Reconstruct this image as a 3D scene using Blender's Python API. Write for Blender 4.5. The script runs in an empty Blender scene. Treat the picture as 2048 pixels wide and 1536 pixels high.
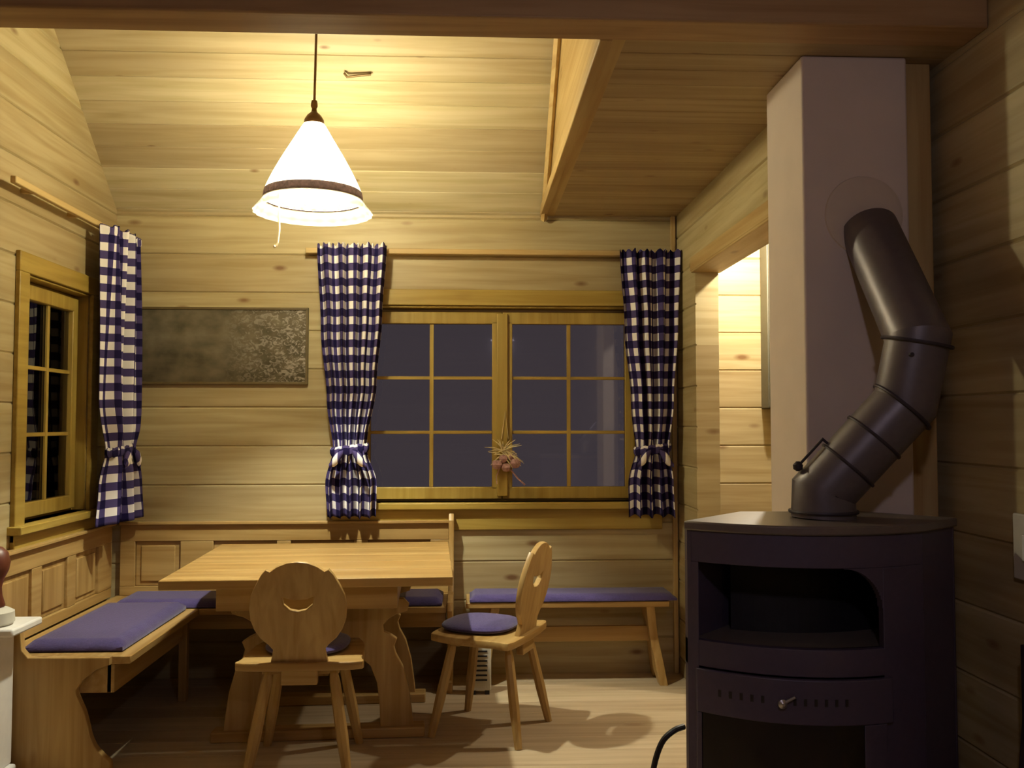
import bpy, bmesh, math, random
from mathutils import Vector, Matrix
random.seed(7)
PI = math.pi
C = bpy.context.scene.collection
sc = bpy.context.scene

# ------------------------------------------------------------------ camera
H = 1.38
cam = bpy.data.cameras.new('camera'); camo = bpy.data.objects.new('camera', cam); C.objects.link(camo)
cam.sensor_width = 36; cam.lens = 36*1800/2048; cam.clip_start = .02
camo.location = (0, 0, H)
camo.rotation_euler = (math.radians(90+2.45), 0, math.radians(-2.67))
sc.camera = camo
# ------------------------------------------------------------------ world and exposure
w = bpy.data.worlds.new('night'); sc.world = w; w.use_nodes = True
w.node_tree.nodes['Background'].inputs[0].default_value = (.060, .048, .052, 1)
w.node_tree.nodes['Background'].inputs[1].default_value = .8
sc.view_settings.view_transform = 'Standard'
sc.view_settings.look = 'None'
sc.view_settings.gamma = 1
sc.view_settings.use_curve_mapping = False
sc.view_settings.exposure = 0.55
sc.cycles.use_denoising = True
sc.cycles.max_bounces = 10
sc.cycles.diffuse_bounces = 7
sc.cycles.sample_clamp_indirect = 6
PENDANT_W = 136
PASSAGE_W = 52
REAR_FILL_W = 10

def point_light(name, loc, power, col, r, parent=None):
    l = bpy.data.lights.new(name, 'POINT'); l.energy = power; l.color = col; l.shadow_soft_size = r
    o = bpy.data.objects.new(name, l); C.objects.link(o); o.location = loc; o.parent = parent
    return o

# ------------------------------------------------------------------ materials
def lin(r, g, b):
    f = lambda c: ((c/255+.055)/1.055)**2.4 if c/255 > .04045 else c/255/12.92
    return (f(r), f(g), f(b), 1)
class NT:
    def __init__(s, name):
        s.m = bpy.data.materials.new(name); s.m.use_nodes = True; s.t = s.m.node_tree
        s.b = s.t.nodes['Principled BSDF']
    def n(s, t, **k):
        o = s.t.nodes.new(t)
        for a, v in k.items():
            if a in o.inputs.keys() if isinstance(a, str) else False: o.inputs[a].default_value = v
            else: setattr(o, a, v)
        return o
    def l(s, a, b): s.t.links.new(a, b)
    def mix(s, fac, a, b, mode='MIX'):
        o = s.t.nodes.new('ShaderNodeMix'); o.data_type = 'RGBA'; o.blend_type = mode
        for i, v in ((0, fac), (6, a), (7, b)):
            if hasattr(v, 'node'): s.l(v, o.inputs[i])
            else: o.inputs[i].default_value = v
        return o.outputs[2]
    def math(s, op, a, b=None, c=None):
        o = s.t.nodes.new('ShaderNodeMath'); o.operation = op
        for i, v in enumerate((a, b, c)):
            if v is None: continue
            if hasattr(v, 'node'): s.l(v, o.inputs[i])
            else: o.inputs[i].default_value = v
        return o.outputs[0]
    def ramp(s, fac, stops):
        o = s.t.nodes.new('ShaderNodeValToRGB'); e = o.color_ramp.elements
        while len(e) < len(stops): e.new(.5)
        for q, (p, c) in zip(e, stops): q.position = p; q.color = c
        s.l(fac, o.inputs[0]); return o.outputs[0]
def plain(name, rgb, rough=.6, metal=0, noise=.12, scale=30, spec=.5, bump=0, sheen=0):
    t = NT(name); c = lin(*rgb)
    co = t.n('ShaderNodeTexCoord'); nz = t.n('ShaderNodeTexNoise'); nz.inputs['Scale'].default_value = scale
    nz.inputs['Detail'].default_value = 4
    t.l(co.outputs['Object'], nz.inputs['Vector'])
    d = tuple(x*(1-noise) for x in c[:3])+(1,); u = tuple(min(1, x*(1+noise)) for x in c[:3])+(1,)
    t.l(t.ramp(nz.outputs[0], [(.3, d), (.7, u)]), t.b.inputs['Base Color'])
    t.b.inputs['Roughness'].default_value = rough; t.b.inputs['Metallic'].default_value = metal
    t.b.inputs['Specular IOR Level'].default_value = spec
    if sheen: t.b.inputs['Sheen Weight'].default_value = sheen
    if bump:
        b = t.n('ShaderNodeBump'); b.inputs['Strength'].default_value = bump; b.inputs['Distance'].default_value = .004
        t.l(nz.outputs[0], b.inputs['Height']); t.l(b.outputs[0], t.b.inputs['Normal'])
    return t.m
def pine(name, light, dark, knot=(112, 70, 34), axis=0, uv=False, rough=.5, knots=1.0, tintamt=.22, kscale=1.0):
    """pine boards: grain streaks along one axis, knots, per-board tint where the mesh has uv + tint"""
    t = NT(name); L = lin(*light); D = lin(*dark); K = lin(*knot)
    if uv:
        src = t.n('ShaderNodeUVMap').outputs[0]
        al, ac, ot = 0, 1, 2
    else:
        src = t.n('ShaderNodeTexCoord').outputs['Object']
        al = axis; ac = (axis+1) % 3; ot = (axis+2) % 3
    def mp(sal, sac):
        m = t.n('ShaderNodeMapping'); s = [1, 1, 1]; s[al] = sal; s[ac] = sac; s[ot] = sac
        m.inputs['Scale'].default_value = s; t.l(src, m.inputs['Vector']); return m.outputs[0]
    g = t.n('ShaderNodeTexNoise'); g.inputs['Scale'].default_value = 1; g.inputs['Detail'].default_value = 5; g.inputs['Distortion'].default_value = .6
    t.l(mp(1.3, 26), g.inputs['Vector'])
    col = t.ramp(g.outputs[0], [(.32, D), (.62, L)])
    b2 = t.n('ShaderNodeTexNoise'); b2.inputs['Scale'].default_value = 1; b2.inputs['Detail'].default_value = 2
    t.l(mp(.9, 5), b2.inputs['Vector'])
    f = t.ramp(b2.outputs[0], [(.3, (.80, .76, .72, 1)), (.7, (1.0, 1.0, 1.0, 1))])
    col = t.mix(1.0, col, f, 'MULTIPLY')
    v = t.n('ShaderNodeTexVoronoi'); v.inputs['Scale'].default_value = 1; v.inputs['Randomness'].default_value = 1
    t.l(mp(2.1*kscale, 5.2*kscale), v.inputs['Vector'])
    ns = t.n('ShaderNodeTexNoise'); ns.inputs['Scale'].default_value = 3
    t.l(src, ns.inputs['Vector'])
    dd = t.math('ADD', v.outputs['Distance'], t.math('MULTIPLY', t.math('SUBTRACT', ns.outputs[0], .5), .12))
    kf = t.ramp(dd, [(.04, (1, 1, 1, 1)), (.13, (0, 0, 0, 1))])
    # only some of the cells carry a knot
    sel = t.n('ShaderNodeSeparateColor'); t.l(v.outputs['Color'], sel.inputs[0])
    kk = t.math('MULTIPLY', kf, t.math('GREATER_THAN', sel.outputs[0], .2))
    kk = t.math('MULTIPLY', kk, .8*knots)
    col = t.mix(kk, col, K)
    if uv:
        a = t.n('ShaderNodeAttribute'); a.attribute_name = 'tint'
        m = t.ramp(a.outputs['Fac'], [(0, (1-tintamt, 1-tintamt*1.25, 1-tintamt*1.4, 1)), (1, (1, 1, 1, 1))])
        col = t.mix(1.0, col, m, 'MULTIPLY')
    t.l(col, t.b.inputs['Base Color']); t.b.inputs['Roughness'].default_value = rough
    t.b.inputs['Specular IOR Level'].default_value = .35
    bp = t.n('ShaderNodeBump'); bp.inputs['Strength'].default_value = .12; bp.inputs['Distance'].default_value = .003
    t.l(g.outputs[0], bp.inputs['Height']); t.l(bp.outputs[0], t.b.inputs['Normal'])
    return t.m
WL, WD = (198, 184, 142), (176, 158, 112)
M = {}
M['log'] = pine('pine_log_wall', WL, WD, uv=True, kscale=1.25)
M['ceil'] = pine('pine_ceiling_boards', (202, 190, 154), (182, 168, 126), uv=True, tintamt=.3, kscale=1.9)
M['loft'] = pine('pine_loft_boards', (190, 170, 130), (170, 148, 106), uv=True, tintamt=.2, kscale=1.6)
M['floor'] = pine('pale_floor_boards', (196, 178, 148), (176, 158, 126), uv=True, tintamt=.14, knots=.4, rough=.42)
M['px'] = pine('pine_x', (202, 176, 122), (182, 150, 94), axis=0, kscale=1.2, knots=.7)
M['py'] = pine('pine_y', (202, 176, 122), (182, 150, 94), axis=1, kscale=1.2, knots=.7)
M['pz'] = pine('pine_z', (202, 176, 122), (182, 150, 94), axis=2, kscale=1.2, knots=.7)
M['wx'] = pine('varnished_window_wood_x', (178, 152, 76), (156, 128, 54), axis=0, knots=.2, rough=.4)
M['wy'] = pine('varnished_window_wood_y', (178, 152, 76), (156, 128, 54), axis=1, knots=.2, rough=.4)
M['wz'] = pine('varnished_window_wood_z', (178, 152, 76), (156, 128, 54), axis=2, knots=.2, rough=.4)
M['fx'] = pine('furniture_pine_x', (186, 154, 98), (162, 126, 70), axis=0, kscale=1.3, knots=.5, rough=.38)
M['fy'] = pine('furniture_pine_y', (186, 154, 98), (162, 126, 70), axis=1, kscale=1.3, knots=.5, rough=.38)
M['fz'] = pine('furniture_pine_z', (186, 154, 98), (162, 126, 70), axis=2, kscale=1.3, knots=.5, rough=.38)
M['beam'] = pine('beam_wood', (186, 154, 112), (164, 130, 90), axis=0, kscale=.8, knots=.5)
M['blue'] = plain('navy_cushion_cloth', (64, 52, 104), .95, noise=.18, scale=140, bump=.4, sheen=.3)
M['plaster'] = plain('chimney_plaster', (216, 200, 188), .9, noise=.03, scale=6, bump=.1)
M['patch'] = plain('flue_collar_plaster', (208, 192, 176), .9, noise=.04, scale=8)
M['stove'] = plain('stove_grey_steel', (78, 68, 88), .5, .2, noise=.05, scale=60)
M['stovetop'] = plain('stove_top_plate', (112, 102, 96), .42, .3, noise=.05, scale=60)
M['pipe'] = plain('stove_pipe_paint', (104, 96, 100), .42, .35, noise=.05, scale=40)
M['seam'] = plain('stove_pipe_seam', (60, 52, 60), .5, .4)
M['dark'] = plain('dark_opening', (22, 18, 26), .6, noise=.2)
M['brass'] = plain('aged_brass', (126, 98, 62), .35, .8)
M['white'] = plain('white_enamel', (226, 222, 216), .5, noise=.03)
M['greyp'] = plain('light_grey_plastic', (196, 190, 176), .5, noise=.03)
M['steel'] = plain('bright_steel', (200, 196, 200), .3, .9)
M['black'] = plain('black_rubber', (26, 22, 24), .5)
M['red'] = plain('dark_red_stained_wood', (92, 44, 26), .45, noise=.25, scale=12)
M['cab'] = plain('grey_cabinet_paint', (104, 102, 90), .6, noise=.05)
M['darkc'] = plain('dark_rack_metal', (52, 42, 50), .6, .2)
M['straw'] = plain('dry_straw', (214, 196, 150), .9, noise=.2)
M['pink'] = plain('dried_pink_petals', (176, 136, 132), .9, noise=.3, scale=90)
M['hook'] = plain('hook_metal', (96, 74, 40), .5, .5)
M['string'] = plain('cotton_string', (236, 214, 176), .9)
def mk_band():
    t = NT('brown_lace_band')
    co = t.n('ShaderNodeTexCoord'); wv = t.n('ShaderNodeTexNoise'); wv.inputs['Scale'].default_value = 60
    t.l(co.outputs['Object'], wv.inputs['Vector'])
    t.l(t.ramp(wv.outputs[0], [(.35, lin(70, 48, 46)), (.75, lin(150, 116, 110))]), t.b.inputs['Base Color'])
    out = t.t.nodes['Material Output']; rp_ = t.t.nodes.new('ShaderNodeBsdfTranslucent'); rp_.inputs[0].default_value = lin(112, 100, 94)
    mx = t.n('ShaderNodeMixShader'); mx.inputs[0].default_value = .38
    t.l(t.b.outputs[0], mx.inputs[1]); t.l(rp_.outputs[0], mx.inputs[2]); t.l(mx.outputs[0], out.inputs[0])
    t.b.inputs['Roughness'].default_value = .9
    return t.m
M['band'] = mk_band()
def mk_shade():
    t = NT('opal_glass_shade'); out = t.t.nodes['Material Output']
    tr = t.n('ShaderNodeBsdfTranslucent'); tr.inputs[0].default_value = (.70, .66, .60, 1)
    df = t.n('ShaderNodeBsdfDiffuse'); df.inputs[0].default_value = (.9, .87, .8, 1)
    mx = t.n('ShaderNodeMixShader'); mx.inputs[0].default_value = .42
    t.l(tr.outputs[0], mx.inputs[2]); t.l(df.outputs[0], mx.inputs[1])
    tp = t.n('ShaderNodeBsdfTransparent'); tp.inputs[0].default_value = (1, .96, .86, 1)
    m2 = t.n('ShaderNodeMixShader'); m2.inputs[0].default_value = .44
    t.l(mx.outputs[0], m2.inputs[1]); t.l(tp.outputs[0], m2.inputs[2])
    t.l(m2.outputs[0], out.inputs[0]); t.t.nodes.remove(t.b)
    return t.m
M['shade'] = mk_shade()
def mk_bulb(name, s):
    # clear bulb glass round a glowing filament: emits, and lets the lamp's light through
    t = NT(name); out = t.t.nodes['Material Output']
    e = t.n('ShaderNodeEmission'); e.inputs[0].default_value = (1, .84, .6, 1); e.inputs[1].default_value = s
    tp = t.n('ShaderNodeBsdfTransparent'); ad = t.n('ShaderNodeAddShader')
    t.l(e.outputs[0], ad.inputs[0]); t.l(tp.outputs[0], ad.inputs[1]); t.l(ad.outputs[0], out.inputs[0]); t.t.nodes.remove(t.b)
    return t.m
M['bulb'] = mk_bulb('lit_bulb', 8)
def mk_glass():
    t = NT('window_glass'); out = t.t.nodes['Material Output']
    tr = t.n('ShaderNodeBsdfTransparent'); tr.inputs[0].default_value = (.82, .82, .86, 1)
    gl = t.n('ShaderNodeBsdfGlossy'); gl.inputs['Roughness'].default_value = .03
    fr = t.n('ShaderNodeFresnel'); fr.inputs['IOR'].default_value = 1.75
    mx = t.n('ShaderNodeMixShader'); t.l(fr.outputs[0], mx.inputs[0]); t.l(tr.outputs[0], mx.inputs[1]); t.l(gl.outputs[0], mx.inputs[2])
    t.l(mx.outputs[0], out.inputs[0]); t.t.nodes.remove(t.b)
    return t.m
M['glass'] = mk_glass()
def mk_gingham():
    t = NT('gingham_cloth'); uv = t.n('ShaderNodeUVMap').outputs[0]
    sp = t.n('ShaderNodeSeparateXYZ'); t.l(uv, sp.inputs[0])
    def st(o):
        f = t.math('FRACT', t.math('DIVIDE', o, .083))
        return t.math('LESS_THAN', f, .5)
    s = t.math('MULTIPLY', t.math('ADD', st(sp.outputs[0]), st(sp.outputs[1])), .5)
    c = t.ramp(s, [(.0, lin(232, 226, 222)), (.5, lin(72, 62, 104)), (1, lin(26, 20, 56))])
    t.l(c, t.b.inputs['Base Color']); t.b.inputs['Roughness'].default_value = .95
    t.b.inputs['Specular IOR Level'].default_value = .1
    return t.m
M['ging'] = mk_gingham()
def mk_picture():
    t = NT('panorama_print'); co = t.n('ShaderNodeTexCoord').outputs['Generated']
    mp = t.n('ShaderNodeMapping'); mp.inputs['Scale'].default_value = (5, 1, 3); t.l(co, mp.inputs['Vector'])
    a = t.n('ShaderNodeTexNoise'); a.inputs['Scale'].default_value = 1.4; a.inputs['Detail'].default_value = 6
    b = t.n('ShaderNodeTexNoise'); b.inputs['Scale'].default_value = 6; b.inputs['Detail'].default_value = 8; b.inputs['Distortion'].default_value = 1.5
    t.l(mp.outputs[0], a.inputs['Vector']); t.l(mp.outputs[0], b.inputs['Vector'])
    sp = t.n('ShaderNodeSeparateXYZ'); t.l(co, sp.inputs[0])
    c = t.ramp(a.outputs[0], [(.3, lin(74, 68, 52)), (.7, lin(116, 106, 88))])
    side = t.ramp(sp.outputs[0], [(.5, (0, 0, 0, 1)), (.97, (1, 1, 1, 1))])
    sk = t.ramp(b.outputs[0], [(.48, (0, 0, 0, 1)), (.62, (1, 1, 1, 1))])
    c = t.mix(t.math('MULTIPLY', t.math('MULTIPLY', side, sk), .8), c, lin(176, 166, 156))
    lo = t.ramp(sp.outputs[2], [(.05, (.72, .68, .62, 1)), (.5, (1, 1, 1, 1))])
    c = t.mix(1.0, c, lo, 'MULTIPLY')
    t.l(c, t.b.inputs['Base Color']); t.b.inputs['Roughness'].default_value = .22
    return t.m
M['pic'] = mk_picture()

# ------------------------------------------------------------------ mesh helpers
class MB:
    def __init__(s): s.bm = bmesh.new()
    def box(s, x0, x1, y0, y1, z0, z1, mat=None):
        v = [s.bm.verts.new(p) for p in ((x0,y0,z0),(x1,y0,z0),(x1,y1,z0),(x0,y1,z0),(x0,y0,z1),(x1,y0,z1),(x1,y1,z1),(x0,y1,z1))]
        if mat is not None:
            for a in v: a.co = mat @ a.co
        for f in ((0,3,2,1),(4,5,6,7),(0,1,5,4),(1,2,6,5),(2,3,7,6),(3,0,4,7)): s.bm.faces.new([v[i] for i in f])
        return s
    def prism(s, pts, z0, z1, mat=None):
        n = len(pts)
        a = [s.bm.verts.new((p[0], p[1], z0)) for p in pts]; b = [s.bm.verts.new((p[0], p[1], z1)) for p in pts]
        if mat is not None:
            for q in a+b: q.co = mat @ q.co
        s.bm.faces.new(a[::-1]); s.bm.faces.new(b)
        for i in range(n): s.bm.faces.new((a[i], a[(i+1) % n], b[(i+1) % n], b[i]))
        return s
    def lathe(s, prof, c=(0,0,0), n=40, mat=None, caps=True, wob=None):
        rings = []
        for r, z in prof:
            rg = []
            for k in range(n):
                a = 2*PI*k/n; rr = r if wob is None else r*(1+wob(a, z))
                p = Vector((c[0]+rr*math.cos(a), c[1]+rr*math.sin(a), c[2]+z))
                if mat is not None: p = mat @ p
                rg.append(s.bm.verts.new(p))
            rings.append(rg)
        for i in range(len(rings)-1):
            for k in range(n):
                s.bm.faces.new((rings[i][k], rings[i][(k+1) % n], rings[i+1][(k+1) % n], rings[i+1][k]))
        if caps:
            s.bm.faces.new(rings[0][::-1]); s.bm.faces.new(rings[-1])
        return s
    def tube(s, path, r, n=20, caps=True):
        P = [Vector(p) for p in path]; rs = r if isinstance(r, (list, tuple)) else [r]*len(P)
        T = []
        for i in range(len(P)):
            if i == 0: T.append((P[1]-P[0]).normalized())
            elif i == len(P)-1: T.append((P[-1]-P[-2]).normalized())
            else: T.append(((P[i]-P[i-1]).normalized()+(P[i+1]-P[i]).normalized()).normalized())
        up = Vector((0, 0, 1)) if abs(T[0].z) < .9 else Vector((0, 1, 0))
        N = (up-T[0]*up.dot(T[0])).normalized(); rings = []
        for i in range(len(P)):
            N = (N-T[i]*N.dot(T[i])).normalized(); B = T[i].cross(N)
            # mitre stretch
            k = 1.0; ax = None
            if 0 < i < len(P)-1:
                d1 = (P[i]-P[i-1]).normalized(); ca = max(.3, d1.dot(T[i])); k = 1/ca
                ax = (d1-T[i]*d1.dot(T[i]))
                ax = ax.normalized() if ax.length > 1e-5 else None
            rg = []
            for j in range(n):
                a = 2*PI*j/n; o = N*math.cos(a)*rs[i]+B*math.sin(a)*rs[i]
                if ax is not None: o = o+ax*o.dot(ax)*(k-1)
                rg.append(s.bm.verts.new(P[i]+o))
            rings.append(rg)
        for i in range(len(rings)-1):
            for j in range(n): s.bm.faces.new((rings[i][j], rings[i][(j+1) % n], rings[i+1][(j+1) % n], rings[i+1][j]))
        if caps: s.bm.faces.new(rings[0][::-1]); s.bm.faces.new(rings[-1])
        return s
    def outline(s, loops, th, mat, bev=.004):
        """flat board cut to an outline (first loop) with holes (others), in local XY, thickness along Z"""
        cu = bpy.data.curves.new('tmp', 'CURVE'); cu.dimensions = '2D'; cu.fill_mode = 'BOTH'
        cu.extrude = th/2-bev; cu.bevel_depth = bev; cu.bevel_resolution = 1; cu.offset = -bev
        for lp in loops:
            sp = cu.splines.new('POLY'); sp.points.add(len(lp)-1); sp.use_cyclic_u = True
            for q, p in zip(sp.points, lp): q.co = (p[0], p[1], 0, 1)
        o = bpy.data.objects.new('tmp', cu); me = bpy.data.meshes.new_from_object(o)
        me.transform(mat); s.bm.from_mesh(me)
        bpy.data.meshes.remove(me); bpy.data.objects.remove(o); bpy.data.curves.remove(cu)
        return s
    def build(s, name, mat, parent=None, bevel=0, smooth=35, sub=0, solid=0, loc=None):
        bmesh.ops.recalc_face_normals(s.bm, faces=s.bm.faces[:])
        me = bpy.data.meshes.new(name); s.bm.to_mesh(me); s.bm.free()
        o = bpy.data.objects.new(name, me); C.objects.link(o); me.materials.append(mat)
        if smooth:
            for p in me.polygons: p.use_smooth = True
            me.set_sharp_from_angle(angle=math.radians(smooth))
        if solid: m = o.modifiers.new('s', 'SOLIDIFY'); m.thickness = solid; m.offset = 0
        if bevel:
            m = o.modifiers.new('b', 'BEVEL'); m.width = bevel; m.segments = 2; m.limit_method = 'ANGLE'; m.angle_limit = math.radians(40)
        if sub: m = o.modifiers.new('u', 'SUBSURF'); m.levels = sub; m.render_levels = sub
        if parent: o.parent = parent
        if loc: o.location = loc
        return o
def tag(o, label, cat, group=None, kind=None):
    o['label'] = label; o['category'] = cat
    if group: o['group'] = group
    if kind: o['kind'] = kind
    return o
def thing(name, label, cat, loc=(0, 0, 0), rz=0, group=None):
    o = bpy.data.objects.new(name, None); C.objects.link(o); o.empty_display_size = .1
    o.location = loc; o.rotation_euler = (0, 0, rz)
    return tag(o, label, cat, group)
def structure(o): o['kind'] = 'structure'; return o
def smoothloop(pts, k=3, closed=True):
    """Catmull-Rom resample of a closed outline"""
    out = []; n = len(pts)
    for i in range(n):
        p0, p1, p2, p3 = (Vector(pts[(i+j-1) % n]) for j in range(4))
        for q in range(k):
            t = q/k
            out.append(tuple(.5*((2*p1)+(-p0+p2)*t+(2*p0-5*p1+4*p2-p3)*t*t+(-p0+3*p1-3*p2+p3)*t**3)))
    return out

def boards(name, O, U, V, N, u0, u1, v0, v1, pitch, phase, mat, holes=(), th=.14, g=.007, gd=.007, butt=None, seed=1):
    """a wall of boards/logs laid along U, stacked along V, face at O, thickness behind along -N; V-grooves between the courses"""
    rnd = random.Random(seed)
    O, U, V, N = Vector(O), Vector(U), Vector(V), Vector(N)
    bm = bmesh.new(); uvl = bm.loops.layers.uv.new('UVMap'); tl = bm.verts.layers.float.new('tint')
    k0 = math.floor((v0-phase)/pitch); k1 = math.ceil((v1-phase)/pitch)
    us = sorted(set([u0, u1]+[h[0] for h in holes]+[h[1] for h in holes]))
    us = [u for u in us if u0 <= u <= u1]
    for k in range(k0, k1):
        c0, c1 = phase+k*pitch, phase+(k+1)*pitch
        off = rnd.uniform(0, 50); tn = rnd.random()
        for a, b in zip(us, us[1:]):
            spans = [(max(c0, v0), min(c1, v1))]
            for h in holes:
                if h[0] <= a+1e-6 and h[1] >= b-1e-6:
                    ns = []
                    for s0, s1 in spans:
                        if h[2] > s0: ns.append((s0, min(s1, h[2])))
                        if h[3] < s1: ns.append((max(s0, h[3]), s1))
                    spans = ns
            for s0, s1 in spans:
                if s1-s0 < 1e-4: continue
                prof = []
                if abs(s0-c0) < 1e-5: prof += [(s0, -gd), (s0+g, 0)]
                else: prof += [(s0, 0)]
                if abs(s1-c1) < 1e-5: prof += [(s1-g, 0), (s1, -gd)]
                else: prof += [(s1, 0)]
                full = prof+[(s1, -th), (s0, -th)]
                ra = [bm.verts.new(O+U*a+V*q[0]+N*q[1]) for q in full]; rb = [bm.verts.new(O+U*b+V*q[0]+N*q[1]) for q in full]
                for q in ra+rb: q[tl] = tn
                n = len(full)
                fs = [(bm.faces.new((ra[i], rb[i], rb[(i+1) % n], ra[(i+1) % n])), [(a, i), (b, i), (b, i+1), (a, i+1)]) for i in range(n)]
                for f, cc in fs:
                    for lp, (uu, i) in zip(f.loops, cc):
                        q = full[i % n]; lp[uvl].uv = (uu+off, q[0]+q[1]+off*.37)
                for r_, uu in ((ra, a), (rb, b)):
                    f = bm.faces.new(r_)
                    for lp, q in zip(f.loops, full): lp[uvl].uv = (q[1]+off+uu, q[0]+off*.37)
    bmesh.ops.recalc_face_normals(bm, faces=bm.faces[:])
    me = bpy.data.meshes.new(name); bm.to_mesh(me); bm.free(); me.materials.append(mat)
    o = bpy.data.objects.new(name, me); C.objects.link(o)
    return structure(o)

# ------------------------------------------------------------------ room shell
XL, XP, XR, D = -1.94, 1.16, 1.515, 5.0
P, PH = .2115, 1.039
Zc = 2.54
SL = .86                                   # rise of the sloped ceiling per metre
W1 = (-.66, .98, .94, 2.03)                # back window opening x0,x1,z0,z1
W2 = (4.0, 4.66, .94, 2.03)                # left window opening y0,y1,z0,z1
boards('wall_back', (0, D, 0), (1, 0, 0), (0, 0, 1), (0, -1, 0), XL-.14, 3.2, 0, 2.75, P, PH, M['log'], [W1], seed=3)
boards('wall_left', (XL, 0, 0), (0, 1, 0), (0, 0, 1), (1, 0, 0), -4.5, D, 0, 4.75, P, PH, M['log'], [W2], seed=11)
boards('wall_right', (XR, 0, 0), (0, 1, 0), (0, 0, 1), (-1, 0, 0), -4.5, 2.88, 0, 2.8, P, PH, M['log'], seed=21)
boards('wall_front', (0, -4.5, 0), (1, 0, 0), (0, 0, 1), (0, 1, 0), XL-.14, XR+.14, 0, 2.8, P, PH, M['log'], seed=31)
boards('wall_partition', (XP, 0, 0), (0, 1, 0), (0, 0, 1), (-1, 0, 0), 3.1, D, 0, Zc, P, PH+P/2, M['log'], [(3.18, 4.57, -1, 2.165)], th=.12, seed=41)
boards('wall_passage', (0, 3.18, 0), (1, 0, 0), (0, 0, 1), (0, 1, 0), 1.16, 3.2, 0, Zc, P, PH, M['log'], th=.08, seed=51)
boards('wall_side', (3.2, 0, 0), (0, 1, 0), (0, 0, 1), (-1, 0, 0), 3.02, D, 0, Zc, P, PH, M['log'], th=.1, seed=61)
nrm = Vector((0, -SL, -1)).normalized(); vv = Vector((0, -1, SL)).normalized()
Lsl = (D-2.66)*math.sqrt(1+SL*SL)
boards('ceiling', (0, D, Zc), (1, 0, 0), vv, nrm, XL, .43, -.05, Lsl, .13, .02, M['ceil'], th=.05, g=.0035, gd=.004, seed=71)
boards('ceiling_right', (0, 0, Zc), (1, 0, 0), (0, 1, 0), (0, 0, -1), .47, 3.2, 2.66, D, .13, .03, M['loft'], th=.05, g=.0035, gd=.004, seed=81)
boards('ceiling_front', (0, 0, 2.76), (1, 0, 0), (0, 1, 0), (0, 0, -1), XL, XR, -4.5, 2.66, .13, .03, M['loft'], th=.05, g=.0035, gd=.004, seed=83)
boards('floor', (0, 0, 0), (1, 0, 0), (0, 1, 0), (0, 0, 1), XL-.14, 3.2, -4.6, D+.1, .165, .05, M['floor'], th=.05, g=.0015, gd=.0015, seed=91)
# fascia between the high sloped ceiling and the lower loft, gable above the beam
m = MB(); zt = lambda y: Zc+SL*(D-y)
m.prism([(2.66, Zc), (D, Zc), (D, zt(D)), (2.66, zt(2.66))], .43, .47, Matrix(((0,0,1,0),(1,0,0,0),(0,1,0,0),(0,0,0,1))))
structure(m.build('trim_1', M['py'], smooth=0))
m = MB()
m.box(.39, .43, 2.66, D, Zc-.006, Zc+.05)
structure(m.build('trim_2', M['py'], bevel=.004))
m = MB()                                    # battens up the fascia
v3 = Vector((0, -1, SL)).normalized()
for q in (.0,):
    p0 = Vector((.41, D-.03, zt(D)-.03)); p1 = Vector((.41, 2.66, zt(2.66)-.06))
    m.tube([p0, p1], .018, 4)
structure(m.build('trim_3', M['py'], smooth=0))
m = MB(); m.box(XL, XR, 2.52, 2.66, Zc-.005, 2.76)
structure(m.build('trim_4', M['beam'], bevel=.006))
m = MB(); m.box(XL, .45, 2.60, 2.66, 2.76, 4.7)
structure(m.build('wall_gable', M['px'], smooth=0))
m = MB(); m.box(1.385, 1.485, 2.80, 2.84, 0, Zc)
structure(m.build('trim_5', M['pz'], bevel=.004))
m = MB(); m.box(1.128, 1.152, D-.03, D, 0, Zc)
structure(m.build('trim_6', M['pz'], bevel=.003))
# door opening casing
m = MB(); m.box(XP-.018, XP+.135, 3.18, 4.59, 2.155, 2.175); m.box(XP-.02, XP, 3.18, 4.60, 2.165, 2.235)
structure(m.build('trim_7', M['py'], bevel=.003))

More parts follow.
